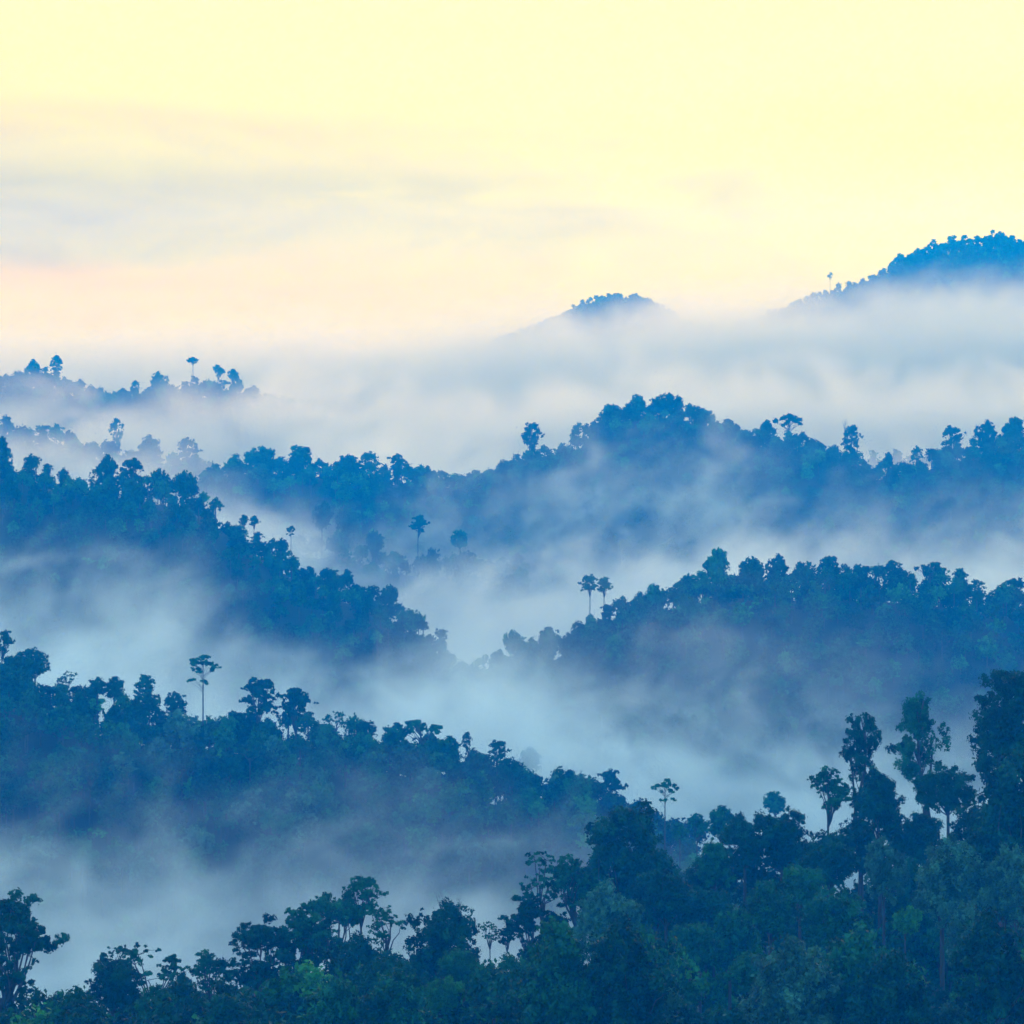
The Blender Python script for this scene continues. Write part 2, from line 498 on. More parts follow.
def proto(kind, var, detail, tone):
    """mesh data shared by every copy: crown, branches, crown depth, trunk radius. detail = leaf length as a share of the crown's width"""
    key = (kind, var, detail, tone)
    if key in PROTO:
        return PROTO[key]
    c, cr, segs, depth, tr, opt, g = shape(kind, 100 * var + sum(map(ord, kind)), detail)
    crown = None
    if len(c):
        per = max(6, int(LEAVES[kind] / detail ** 2 / len(c)))
        v, tone_a = leaves_at(c, cr, per, detail * 1.15, g, opt['flat'], opt['up'], opt['droop'])
        nf = len(v) // 4
        crown = mesh_from('crown_' + kind, v, np.arange(4 * nf), np.full(nf, 4), [LEAF[tone]], tone=tone_a)
    V, F = tubes(segs)
    br = mesh_from('branches_' + kind, V, F.ravel(), np.full(len(F), 4), [bark_pale if kind in ('bare', 'tiered') else bark], smooth=True)
    PROTO[key] = (crown, br, depth, tr)
    return PROTO[key]


TR = None


def trunk_mesh():
    global TR
    if TR is None:
        g = np.random.default_rng(5)
        zs = np.array([0, .03, .1, .3, .6, 1.0])
        rs = np.array([1.9, 1.35, 1.12, 1.0, .9, .8])
        off = np.concatenate([[[0, 0]], g.normal(size=(4, 2)) * 0.25, [[0, 0]]])
        segs = [((off[i, 0], off[i, 1], zs[i]), (off[i + 1, 0], off[i + 1, 1], zs[i + 1]), rs[i], rs[i + 1]) for i in range(5)]
        V, F = [], []
        for i in range(6):
            for j in range(8):
                th = 2 * math.pi * j / 8
                V.append((off[i, 0] + rs[i] * math.cos(th), off[i, 1] + rs[i] * math.sin(th), zs[i]))
        for i in range(5):
            for j in range(8):
                F.append((i * 8 + j, i * 8 + (j + 1) % 8, i * 8 + 8 + (j + 1) % 8, i * 8 + 8 + j))
        TR = mesh_from('trunk', np.array(V), np.array(F).ravel(), np.full(len(F), 4), [bark], smooth=True)
    return TR


def put_tree(px, pytop, wpx, kind, Y, label, tone='dark', group=None, detail=0.03, var=None, cat='tree', zs=1.0, name='rainforest_tree'):
    """a tree whose crown top is seen at (px, pytop) from the camera, wpx wide there, standing Y metres off on the ground"""
    x, y, ztop = P(px, pytop, Y)
    g0 = float(ground(x, y)) - 0.3
    s = wpx * K * Y
    var = random.randint(0, 2) if var is None else var
    crown, br, depth, tr = proto(kind, var, detail, tone)
    zs = max(0.75, min(zs, (ztop - g0 - 2.0) / (depth * s)))
    ztop = max(ztop, g0 + depth * s * zs + 1.0)
    root = link('dead_tree' if kind == 'bare' else name, None)
    root.empty_display_size = 2
    root.location = (x, y, g0)
    tag(root, label, 'tree', group)
    rz = random.uniform(0, 6.28)
    h = ztop - g0
    t = link('trunk', trunk_mesh(), root)
    t.scale = (tr * s, tr * s, h - depth * s * zs * 0.78)
    t.rotation_euler.z = rz
    for nm, me in (('branches', br), ('crown', crown)):
        if me:
            o = link(nm, me, root)
            o.location = (0, 0, h)
            o.scale = (s, s, s * zs)
            o.rotation_euler.z = rz
    return root


# ------------------------------------------------------------------ woods: tree masses on the far ridges, one object per wood
def mass(name, label, ridge, px0, px1, front, back, spacing, detail, hmin, hmax, wmin, wmax, seed, tone='dark', skip=None, fill=0.5):
    MI = []
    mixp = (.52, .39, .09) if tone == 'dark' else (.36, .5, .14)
    g = np.random.default_rng(seed)
    r = RIDGES[ridge]
    ymid = float(np.mean(r['y']))
    x0, x1 = (px0 - 512) * K * ymid, (px1 - 512) * K * ymid
    VV, TT, NT = [], [], 0
    sh = []
    for k in range(8):
        kind = ['dome', 'dome', 'mound', 'open', 'dome', 'umbrella', 'cone', 'column'][k]
        c, cr, segs, depth, tr, opt, gg = shape(kind, 900 + k, detail)
        per = max(2, int(LEAVES[kind] * fill / detail ** 2 / len(c)))
        v, tone_a = leaves_at(c, cr, per, detail * 1.15, gg, opt['flat'], opt['up'], opt['droop'])
        sg, _ = tubes([((0, 0, -depth - 1.2), (0, 0, -depth * .35), tr * 1.3, tr)], 4)
        sh.append((v, tone_a, sg, depth))
    pk = np.array([.26, .2, .1, .12, .2, .05, .05, .02])
    nx, nd = int((x1 - x0) / spacing), int((front + back) / spacing)
    SV = []
    for i in range(nx):
        for j in range(nd):
            x = x0 + (i + g.uniform(0, 1)) * spacing
            d = -front + (j + g.uniform(0, 1)) * spacing
            y = float(np.interp(x, r['x'], r['y'])) + d
            if skip and skip(x, y):
                continue
            z = float(ground(x, y))
            v, ta, sg, depth = sh[g.choice(8, p=pk)]
            s = g.uniform(wmin, wmax) * (1.25 if g.uniform() < 0.08 else 1)
            h = max(g.uniform(hmin, hmax) * (1.25 if g.uniform() < 0.06 else 1), depth * s * 0.8)
            a = g.uniform(0, 6.28)
            ca, sa = math.cos(a), math.sin(a)
            M = np.array([[ca, -sa, 0], [sa, ca, 0], [0, 0, 1]]) * s
            o = np.array([x, y, z + h])
            VV.append(v @ M.T + o)
            TT.append(np.clip(ta + g.normal(0, 0.24), 0, 1))
            MI.append(np.full(len(ta), g.choice(3, p=mixp)))
            SV.append(sg @ M.T + o)
            NT += 1
    V = np.concatenate(VV)
    S = np.concatenate(SV)
    nf, ns = len(V) // 4, len(S) // 8
    fl = [np.arange(4 * nf)]
    base = 4 * nf + np.arange(ns)[:, None, None] * 8
    sf = np.array([(i, (i + 1) % 4, 4 + (i + 1) % 4, 4 + i) for i in range(4)])
    fl.append((base + sf[None]).ravel())
    me = mesh_from(name, np.concatenate([V, S]), np.concatenate(fl), np.full(nf + 4 * ns, 4), [LEAF['dark'], LEAF['mid'], LEAF['green'], bark],
                   np.concatenate(MI + [np.full(4 * ns, 3)]), np.concatenate([np.concatenate(TT), np.zeros(4 * ns)]))
    print(name, NT, 'trees', nf, 'quads')
    return tag(link(name, me), label, None, None, 'stuff')


# ------------------------------------------------------------------ the near forest, tree by tree
NEAR = [
    (2, 889, 112, 'open', 480, 'tall broad tree at the left edge with bright gaps through its full crown', 'dark'),
    (113, 955, 66, 'dome', 490, 'round dark crown under the feathery twin tufts beside the left edge gap', 'dark'),
    (152, 925, 80, 'sparse', 495, 'airy tree with slanting bare limbs and small separate leaf tufts', 'mid'),
    (112, 935, 40, 'sparse', 497, 'small feathery tufted crown rising over a round dark crown', 'mid'),
    (155, 990, 56, 'dome', 440, 'fresh green domed crown below the airy slanting tree', 'mid'),
    (60, 1000, 70, 'dome', 450, 'low dark crown filling the foot of the fog gap by the left edge tree', 'dark'),
    (212, 948, 48, 'open', 500, 'small lacy round-topped tree in the dip before the arching tree', 'mid'),
    (186, 976, 44, 'dome', 480, 'low rounded crown left of the small lacy tree', 'dark'),
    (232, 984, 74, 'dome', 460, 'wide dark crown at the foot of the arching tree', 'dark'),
    (266, 912, 88, 'open', 500, 'arching lacy crown with fog showing under it', 'dark'),
    (302, 905, 84, 'open', 505, 'tall thin-stemmed tree with gaps low in its crown, beside the arching tree', 'mid'),
    (336, 886, 88, 'open', 515, 'spreading crown under the knob-topped branch', 'mid'),
    (361, 872, 46, 'open', 518, 'small knob-like leaf tuft standing highest of the lower left trees', 'mid'),
    (386, 890, 56, 'sparse', 510, 'ragged tree with twisted twigs ending in tufts, facing the fog gap', 'mid'),
    (352, 938, 84, 'dome', 485, 'heavy dark crown below the knob-topped tree', 'dark'),
    (396, 955, 72, 'dome', 470, 'dark blue-green crown below the twisted twig tree', 'dark'),
    (442, 905, 84, 'dome', 500, 'dark domed crown with two bare twigs sticking out of its top', 'dark'),
    (441, 892, 16, 'bare', 502, 'short forked dead twig top above the dark domed crown', 'dark'),
    (459, 896, 14, 'bare', 501, 'thin slanting dead stem right of the forked dead top', 'dark'),
    (490, 918, 26, 'sparse', 520, 'small thin-topped tree in the dip before the big flat-plated tree', 'mid'),
    (507, 925, 22, 'open', 520, 'little crown touching the lowest point of the skyline dip', 'dark'),
    (464, 946, 56, 'dome', 460, 'light green domed crown under the dead-twig tree', 'mid'),
    (440, 975, 48, 'dome', 435, 'brightest yellow-green crown of the near forest', 'green'),
    (505, 958, 74, 'dome', 450, 'broad mid green crown right of the brightest crown', 'mid'),
    (542, 843, 64, 'sparse', 535, 'leaning tree with flat leaf plates on bare limbs at the gap', 'mid'),
    (576, 852, 62, 'open', 530, 'open crown between the flat-plated tree and the tallest dense tree', 'mid'),
    (538, 890, 76, 'open', 528, 'many-stemmed crown with fog gaps below the flat-plated tree', 'dark'),
    (622, 794, 104, 'mound', 550, 'massive dense dark tree towering at the middle of the picture', 'dark'),
    (655, 840, 70, 'mound', 545, 'dark shoulder crown leaning on the massive dense tree', 'dark'),
    (612, 874, 84, 'soft', 510, 'pale grey-green drooping crown in front of the massive dark tree', 'pale'),
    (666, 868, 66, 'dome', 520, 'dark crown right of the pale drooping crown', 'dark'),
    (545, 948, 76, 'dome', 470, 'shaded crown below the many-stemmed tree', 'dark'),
    (714, 834, 50, 'cone', 555, 'spiky-topped green tree in the notch beside the massive dark tree', 'mid'),
    (745, 818, 56, 'dome', 565, 'rounded skyline crown right of the spiky-topped tree', 'dark'),
    (782, 805, 76, 'dome', 570, 'broad low skyline dome left of the small ragged tree', 'dark'),
    (828, 766, 50, 'open', 580, 'small ragged tree in two tufts left of the leaning tall tree', 'mid'),
    (860, 713, 50, 'column', 585, 'tall leaning tree with a clubbed dark top and bare lower stems', 'dark'),
    (925, 694, 66, 'column', 585, 'tallest ragged tree with twin stems and hanging sprays', 'mid'),
    (880, 768, 70, 'cone', 570, 'pointed dense crown between the two tall ragged trees', 'dark'),
    (948, 762, 60, 'dome', 565, 'dark rounded crown at the foot of the tallest ragged tree', 'dark'),
    (975, 800, 64, 'dome', 545, 'dark crown under the big edge tree', 'dark'),
    (1012, 658, 96, 'mound', 535, 'great dark tree cut by the right edge, rising above all others', 'dark'),
    (1018, 735, 120, 'mound', 515, 'dense dark flank crown below the great right edge tree', 'dark'),
    (942, 832, 88, 'soft', 500, 'pale feathery crown below the tallest ragged tree', 'pale'),
    (1004, 842, 74, 'soft', 495, 'pale feathery crown by the right edge', 'pale'),
    (884, 836, 54, 'soft', 520, 'grey-green tree with a pale stem below the pointed dense crown', 'pale'),
    (972, 900, 60, 'soft', 480, 'greyish twiggy crown under the two pale feathery crowns', 'pale'),
    (832, 828, 70, 'dome', 540, 'dark bushy crown under the small ragged tree', 'dark'),
    (800, 860, 56, 'dome', 500, 'lumpy green crown on the middle of the near slope', 'mid'),
    (770, 880, 70, 'dome', 480, 'broad cauliflower-like crown in the middle of the near slope', 'mid'),
    (838, 884, 74, 'dome', 475, 'wide lumpy crown right of the cauliflower-like crown', 'mid'),
    (905, 905, 34, 'dome', 470, 'small crown with a bright yellow-green tip', 'green'),
    (752, 956, 52, 'dome', 440, 'upright egg-shaped crown at the lower middle', 'mid'),
    (815, 950, 70, 'dome', 445, 'double-lobed green crown right of the egg-shaped crown', 'mid'),
    (975, 962, 66, 'cone', 440, 'pointed light green crown near the lower right corner', 'green'),
    (955, 1000, 40, 'dome', 425, 'small pale lump of a crown before the pointed light green tree', 'pale'),
    (660, 975, 56, 'soft', 440, 'greyish drooping crown at the bottom below the pale tree', 'pale'),
    (615, 975, 60, 'dome', 445, 'green crown at the bottom under the pale drooping crown', 'mid'),
    (690, 918, 54, 'dome', 490, 'rounded green crown in the hollow right of the pale drooping crown', 'mid'),
    (700, 880, 72, 'dome', 525, 'dark crown closing the hollow between the massive dark tree and the skyline dome', 'dark'),
    (730, 905, 66, 'soft', 505, 'dusky feathery crown in the hollow below the spiky-topped tree', 'mid'),
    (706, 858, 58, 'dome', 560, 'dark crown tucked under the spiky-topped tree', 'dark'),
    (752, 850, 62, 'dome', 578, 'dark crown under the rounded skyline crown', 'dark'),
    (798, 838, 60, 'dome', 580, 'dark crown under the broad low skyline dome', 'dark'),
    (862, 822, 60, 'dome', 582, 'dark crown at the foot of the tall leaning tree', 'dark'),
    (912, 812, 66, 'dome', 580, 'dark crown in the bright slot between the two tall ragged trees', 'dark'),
    (720, 1002, 80, 'dome', 425, 'large smooth crown cut by the bottom edge below the egg-shaped crown', 'mid'),
    (520, 1000, 60, 'dome', 430, 'dark crown cut by the bottom edge below the broad mid green crown', 'dark'),
    (300, 990, 70, 'dome', 445, 'dark crown at the bottom under the gappy thin-stemmed tree', 'dark'),
    (360, 1000, 60, 'dome', 435, 'dusky crown at the bottom below the heavy dark crown', 'dark'),
    (230, 1016, 66, 'dome', 425, 'dark crown cut by the bottom edge below the small lacy tree', 'dark'),
]
for a in NEAR:
    kind = a[3]
    put_tree(a[0], a[1], a[2], kind, a[4], a[5], a[6], detail=(0.024 if kind in ('open', 'sparse') else 0.030) if a[2] > 40 else 0.05)
LAND_A = [(a[0], a[1], a[5]) for a in NEAR]

USED = set(a[5] for a in NEAR)


def word_label(base, px, py, marks, used):
    """say which one: beside or below the nearest trees that can be found by their look"""
    order = sorted(marks, key=lambda m: abs(m[0] - px) + 0.7 * abs(m[1] - py))
    for m in order[:8]:
        dx, dy = px - m[0], py - m[1]
        rel = ('below' if dy > 14 else 'level with') if abs(dx) < 14 else (('below and ' if dy > 30 else 'just ') + ('left of' if dx < 0 else 'right of'))
        short = m[2]
        lab = f'{base} {rel} the {short}'
        if len(lab.split()) <= 16 and lab not in used:
            used.add(lab)
            return lab
    return None


PROFILE = np.array([(-40, 1000), (0, 1000), (40, 1012), (80, 990), (120, 985), (190, 990), (240, 985), (300, 965), (345, 955), (400, 962), (445, 935), (500, 955), (540, 930), (575, 905), (620, 880),
                    (680, 862), (720, 862), (760, 835), (800, 832), (850, 830), (900, 812), (950, 812), (985, 790), (1024, 770), (1070, 760)])
TONES = ['dark', 'dark', 'mid', 'mid', 'mid', 'dark', 'pale', 'green']
NAMES_T = {'dark': 'dark', 'mid': 'mid green', 'pale': 'greyish', 'green': 'fresh green'}
NAMES_K = {'dome': 'rounded crown', 'soft': 'feathery crown', 'cone': 'pointed crown', 'open': 'loose crown', 'mound': 'tall dense crown'}
MARK_A = [(4, 900, 'left edge tree'), (60, 1000, 'fog gap by the left edge tree'), (152, 935, 'airy slanting tree'), (212, 955, 'small lacy tree'), (268, 920, 'arching lacy tree'), (360, 880, 'knob-topped tree'),
          (442, 905, 'dead-twig tree'), (440, 975, 'brightest yellow-green crown'), (542, 850, 'flat-plated tree'), (622, 800, 'massive dark tree'), (612, 885, 'pale drooping crown'),
          (714, 840, 'spiky-topped tree'), (828, 775, 'small ragged tree'), (860, 720, 'clubbed leaning tree'), (925, 700, 'tallest ragged tree'), (1012, 700, 'great right edge tree'),
          (942, 840, 'pale feathery crown'), (770, 885, 'cauliflower-like crown'), (905, 905, 'yellow-green tip'), (752, 960, 'egg-shaped crown'), (975, 965, 'pointed light green crown'), (660, 980, 'greyish drooping crown')]
gA = np.random.default_rng(21)
placed = [P(a[0], a[1], a[4])[:2] for a in NEAR]
nfill = 0
for yy in np.arange(415, 575, 15.5):
    for xx in np.arange(-0.19 * yy, 0.19 * yy, 16.5):
        x, y = xx + gA.uniform(-5, 5), yy + gA.uniform(-5, 5)
        px = 512 + x / (K * y)
        if min(math.hypot(x - a, y - b) for a, b in placed) < 8.5:
            continue
        g0 = float(ground(x, y))
        ztop = g0 + gA.uniform(22, 33)
        py = PYH + (ZC - ztop) / (K * y)
        py = max(py, float(np.interp(px, PROFILE[:, 0], PROFILE[:, 1])) + gA.uniform(0, 10))
        if py > 1012 or px < -40 or px > 1064:
            continue
        kind = gA.choice(['dome', 'dome', 'dome', 'soft', 'cone', 'open'])
        tone = gA.choice(TONES)
        w = gA.uniform(14, 22) / (K * y)
        base = f'{NAMES_T[tone]} {NAMES_K[kind]}'
        lab = word_label(base, px, py, MARK_A, USED) or f'{base} packed into the near forest slope'
        put_tree(px, py, w, str(kind), y, lab, str(tone), group='trees packed in the near forest', detail=0.032, zs=1.15)
        placed.append((x, y))
        nfill += 1
print('near fill', nfill)

# ------------------------------------------------------------------ the second ridge
SECOND = [
    (2, 629, 26, 'open', 1000, 'upright lacy crown at the left edge of the second ridge', 'dark'),
    (35, 647, 36, 'dome', 1000, 'dark knob-shaped crown near the left end of the second ridge', 'dark'),
    (12, 655, 34, 'dome', 995, 'dark crown between the lacy edge tree and the knob-shaped crown', 'dark'),
    (66, 668, 22, 'sparse', 1000, 'thin twiggy tree right of the knob-shaped crown', 'mid'),
    (97, 678, 20, 'dome', 1000, 'small round crest tree before the faint pale tree', 'dark'),
    (114, 678, 24, 'dome', 1000, 'taller round crest tree beside the faint pale tree', 'dark'),
    (145, 673, 28, 'open', 1040, 'faint pale tree standing just behind the crest', 'mid'),
    (152, 693, 20, 'dome', 1000, 'low dark crown in front of the faint pale tree', 'dark'),
    (175, 690, 26, 'open', 1000, 'dark clumped crown left of the tall lone tree', 'dark'),
    (203, 655, 38, 'tiered', 1000, 'tall lone tree on a bare trunk standing clear of the second ridge', 'mid'),
    (236, 709, 26, 'dome', 1000, 'round low crown between the tall lone tree and the plated pair', 'dark'),
    (258, 674, 44, 'open', 1000, 'left and taller tree of the plated pair on the crest', 'dark'),
    (296, 685, 40, 'open', 1000, 'right and lower tree of the plated pair on the crest', 'dark'),
    (335, 704, 26, 'sparse', 1005, 'thin arching twig crown right of the plated pair', 'mid'),
    (365, 719, 24, 'dome', 1000, 'small dark crown past the thin arching tree', 'dark'),
    (395, 724, 30, 'dome', 1000, 'low domed crown left of the flat layered tree', 'mid'),
    (421, 719, 46, 'umbrella', 1000, 'flat layered tree on the falling crest', 'mid'),
    (449, 737, 26, 'dome', 1000, 'round crown right of the flat layered tree', 'mid'),
    (468, 732, 12, 'column', 1005, 'slim pole-like tree with a small top', 'dark'),
    (497, 738, 24, 'open', 1000, 'curled loose crown right of the slim pole-like tree', 'dark'),
    (474, 752, 44, 'dome', 990, 'broad dark crown under the slim pole-like tree', 'dark'),
    (512, 757, 30, 'dome', 990, 'crown below the curled loose crown', 'dark'),
    (530, 770, 34, 'dome', 988, 'dark crown in the run towards the end of the ridge', 'dark'),
    (566, 772, 36, 'dome', 985, 'dark crown just before the last gappy crown', 'dark'),
    (606, 768, 38, 'open', 985, 'last gappy round crown at the right end of the second ridge', 'dark'),
    (556, 755, 34, 'bare', 1120, 'faint fan of bare branches in the fog behind the ridge end', 'dark'),
    (530, 748, 26, 'dome', 1130, 'ghostly rounded crown left of the fan of bare branches', 'mid'),
    (250, 740, 40, 'umbrella', 960, 'layered crown leading the dark row halfway down the second ridge', 'dark'),
    (155, 752, 34, 'dome', 950, 'left crown of the dark row halfway down the second ridge', 'dark'),
    (182, 747, 30, 'dome', 952, 'second crown from the left in the dark row', 'dark'),
    (207, 748, 32, 'dome', 954, 'middle crown of the dark row', 'dark'),
    (230, 752, 30, 'dome', 956, 'crown right before the layered one in the dark row', 'dark'),
    (285, 752, 34, 'dome', 960, 'right end crown of the dark row', 'mid'),
    (44, 758, 56, 'open', 930, 'wide loose crown with pale stems low on the left of the second ridge', 'mid'),
    (90, 750, 36, 'open', 940, 'flat loose crown right of the pale-stemmed tree', 'dark'),
    (12, 775, 40, 'dome', 930, 'dark crown by the left edge under the pale-stemmed tree', 'dark'),
]
for a in SECOND:
    put_tree(a[0], a[1], a[2], a[3], a[4], a[5], a[6], detail=0.06 if a[2] > 20 else 0.08)
USED |= set(a[5] for a in SECOND)
SPUR = [
    (665, 779, 30, 'tiered', 790, 'lone umbrella tree on a thin pale trunk in the bright fog', 'mid'),
    (722, 807, 34, 'dome', 800, 'round misty crown right of the lone umbrella tree', 'mid'),
    (697, 813, 26, 'open', 820, 'faint crown between the lone umbrella tree and the round misty crown', 'mid'),
    (680, 822, 22, 'dome', 815, 'faint low crown at the foot of the lone umbrella tree', 'mid'),
    (742, 822, 26, 'dome', 800, 'misty crown touching the near forest right of the round misty crown', 'mid'),
    (775, 791, 28, 'dome', 985, 'palest domed crown alone in the bright fog', 'mid'),
]
for a in SPUR:
    put_tree(a[0], a[1], a[2], a[3], a[4], a[5], a[6], detail=0.06)
MARK_B = [(2, 635, 'left edge lacy tree'), (35, 650, 'knob-shaped crown'), (66, 668, 'thin twiggy tree'), (114, 680, 'taller round crest tree'), (145, 680, 'faint pale tree'), (203, 680, 'tall lone tree'),
          (258, 690, 'taller plated tree'), (296, 695, 'lower plated tree'), (335, 710, 'thin arching tree'), (421, 722, 'flat layered tree'), (468, 740, 'slim pole-like tree'), (497, 742, 'curled loose crown'),
          (606, 775, 'last gappy crown'), (155, 752, 'dark row'), (250, 745, 'layered mid-slope crown'), (44, 765, 'pale-stemmed tree'), (90, 755, 'flat loose crown')]
placed = [P(a[0], a[1], a[4])[:2] for a in SECOND]
nB = 0
rB = RIDGES['second']
for dd in np.arange(-95, 8, 16.0):
    for xx in np.arange(-185, 40, 17.0):
        x = xx + gA.uniform(-4, 4)
        y = float(np.interp(x, rB['x'], rB['y'])) + dd + gA.uniform(-4, 4)
        px = 512 + x / (K * y)
        if px < -12 or px > 620 or min(math.hypot(x - a, y - b) for a, b in placed) < 6.5:
            continue
        py = PYH + (ZC - float(ground(x, y)) - gA.uniform(17, 24)) / (K * y)
        crest = float(np.interp(px, [p[0] for p in rB['pts']], [p[1] for p in rB['pts']]))
        py = max(py, crest + gA.uniform(-4, 10))
        kind = str(gA.choice(['dome', 'dome', 'dome', 'dome', 'open', 'cone', 'soft']))
        tone = str(gA.choice(['dark', 'dark', 'mid', 'mid', 'pale']))
        base = f'{NAMES_T[tone]} {NAMES_K[kind]} on the second ridge'
        lab = word_label(base, px, py, MARK_B, USED)
        put_tree(px, py, gA.uniform(9, 14.5) / (K * y), kind, y, lab or 'packed rounded crown on the misty face of the second ridge', tone, group='trees packed on the second ridge', detail=0.065)
        placed.append((x, y))
        nB += 1
print('second fill', nB)

# ------------------------------------------------------------------ trees that stand out on the farther ridges
STAND = [
    (590, 573, 20, 'open', 1362, 'left one of the twin thin trees standing apart in the fog', 'mid'),
    (604, 576, 18, 'open', 1364, 'right one of the twin thin trees standing apart in the fog', 'mid'),
    (715, 547, 30, 'dome', 1345, 'highest round crown at the start of the third ridge crest', 'mid'),
    (750, 556, 30, 'dome', 1345, 'broad crown right of the highest crown on the third ridge', 'dark'),
    (776, 556, 24, 'dome', 1350, 'full crown before the first dip on the third ridge crest', 'dark'),
    (802, 561, 20, 'dome', 1350, 'narrow crown in the first dip on the third ridge crest', 'dark'),
    (830, 553, 28, 'mound', 1350, 'tall full crown in the middle of the third ridge crest', 'dark'),
    (860, 562, 22, 'dome', 1350, 'low crown right of the tall full crown on the third ridge', 'dark'),
    (893, 560, 34, 'open', 1352, 'broad crown with small gaps on the third ridge crest', 'dark'),
    (930, 561, 32, 'umbrella', 1352, 'flat-topped tree on the third ridge crest', 'dark'),
    (960, 567, 20, 'open', 1352, 'small loose crown right of the flat-topped third ridge tree', 'mid'),
    (1016, 576, 26, 'open', 1352, 'gappy crown at the right end of the third ridge crest', 'dark'),
    (690, 574, 26, 'dome', 1342, 'sloping-side crown just left of the highest third ridge crown', 'mid'),
    (655, 583, 26, 'dome', 1340, 'crown where the third ridge begins to rise', 'mid'),
    (640, 594, 22, 'dome', 1338, 'crown right of the twin thin trees', 'mid'),
    (515, 630, 22, 'dome', 1332, 'ghostly crown at the low foggy end of the third ridge', 'mid'),
    (106, 457, 24, 'dome', 1478, 'left crown of the paired round trees on the left ridge', 'dark'),
    (132, 456, 28, 'open', 1478, 'right crown of the paired round trees on the left ridge', 'dark'),
    (162, 468, 22, 'dome', 1475, 'low crown right of the paired round trees', 'dark'),
    (188, 470, 24, 'dome', 1472, 'last full crown before the left ridge drops', 'dark'),
    (2, 436, 14, 'cone', 1480, 'spiky tree at the left end of the left ridge', 'dark'),
    (244, 514, 12, 'open', 1460, 'left one of the small twin crowns on the falling left ridge', 'dark'),
    (254, 515, 12, 'open', 1460, 'right one of the small twin crowns on the falling left ridge', 'dark'),
    (291, 526, 13, 'tiered', 1452, 'lone palm-like tree on a thin stem on the falling left ridge', 'dark'),
    (388, 584, 20, 'dome', 1434, 'bunched crown near the lower end of the left ridge', 'dark'),
    (348, 569, 16, 'cone', 1442, 'jagged small crown on the lower left ridge', 'dark'),
    (531, 422, 24, 'column', 2068, 'upright dark tree at the left foot of the blue ridge summit', 'dark'),
    (575, 425, 10, 'cone', 2070, 'slender tree left of the blue ridge summit', 'dark'),
    (612, 404, 24, 'dome', 2070, 'left crown of the blue ridge summit', 'dark'),
    (634, 399, 22, 'dome', 2070, 'second crown of the blue ridge summit', 'dark'),
    (664, 395, 34, 'dome', 2070, 'widest highest crown of the blue ridge summit', 'dark'),
    (697, 407, 24, 'dome', 2070, 'right crown of the blue ridge summit', 'dark'),
    (728, 418, 18, 'open', 2070, 'loose crown where the blue ridge steps down', 'dark'),
    (789, 413, 32, 'umbrella', 2072, 'arched wide tree right of the blue ridge summit', 'dark'),
    (768, 422, 18, 'dome', 2070, 'small crown beside the arched wide tree', 'dark'),
    (854, 425, 22, 'column', 2072, 'tall dark narrow tree before the notch in the blue ridge', 'dark'),
    (845, 419, 10, 'bare', 2074, 'thin dead pole beside the tall dark narrow tree', 'dark'),
    (889, 452, 14, 'cone', 2070, 'pointed tree right of the notch in the blue ridge', 'dark'),
    (952, 424, 24, 'open', 2072, 'pale loose crown where the blue ridge rises again', 'dark'),
    (985, 422, 24, 'dome', 2070, 'full crown near the right end of the blue ridge', 'dark'),
    (1012, 416, 26, 'dome', 2070, 'highest crown at the right end of the blue ridge', 'dark'),
    (257, 446, 34, 'dome', 2062, 'low round crown at the left end of the blue ridge', 'mid'),
    (300, 443, 28, 'dome', 2062, 'round crown second from the left end of the blue ridge', 'mid'),
    (345, 456, 38, 'dome', 2062, 'broad dome in the left half of the blue ridge', 'dark'),
    (370, 450, 22, 'open', 2070, 'loose crown behind the broad dome', 'mid'),
    (396, 453, 22, 'open', 2065, 'upright loose crown between the two broad humps', 'dark'),
    (418, 514, 20, 'open', 1865, 'lone twin-headed tree in the fog below the blue ridge', 'dark'),
    (322, 503, 22, 'dome', 1862, 'left crown of the small dark clump in the fog', 'dark'),
    (348, 507, 26, 'dome', 1862, 'middle crown of the small dark clump in the fog', 'dark'),
    (376, 530, 20, 'dome', 1860, 'lowest crown of the small dark clump in the fog', 'dark'),
    (460, 528, 18, 'dome', 1865, 'faint crown right of the lone twin-headed tree', 'mid'),
    (150, 437, 26, 'dome', 2380, 'left crown of the pale pair behind the left ridge', 'mid'),
    (188, 436, 24, 'open', 2380, 'right crown of the pale pair behind the left ridge', 'dark'),
    (118, 418, 16, 'column', 2385, 'ghostly upright tree behind the left ridge', 'mid'),
    (56, 355, 15, 'column', 2752, 'upright crown topping the farthest left ridge', 'mid'),
    (32, 361, 18, 'dome', 2752, 'rounded crown left of the upright one on the farthest left ridge', 'mid'),
    (193, 357, 15, 'umbrella', 2755, 'lone mushroom-shaped tree on the farthest left ridge', 'dark'),
    (218, 364, 14, 'open', 2752, 'tuft right of the mushroom-shaped tree', 'mid'),
    (233, 368, 14, 'open', 2752, 'last tuft at the end of the farthest left ridge', 'mid'),
    (160, 373, 20, 'dome', 2752, 'low round crown left of the mushroom-shaped tree', 'mid'),
    (830, 271, 8, 'sparse', 3605, 'thin upright tree at the left foot of the far mountain', 'mid'),
]
for a in STAND:
    put_tree(a[0], a[1], a[2], a[3], a[4], a[5], a[6], detail=0.085 if a[2] > 16 else 0.11, zs=1.35 if a[3] == 'dome' else 1.0)

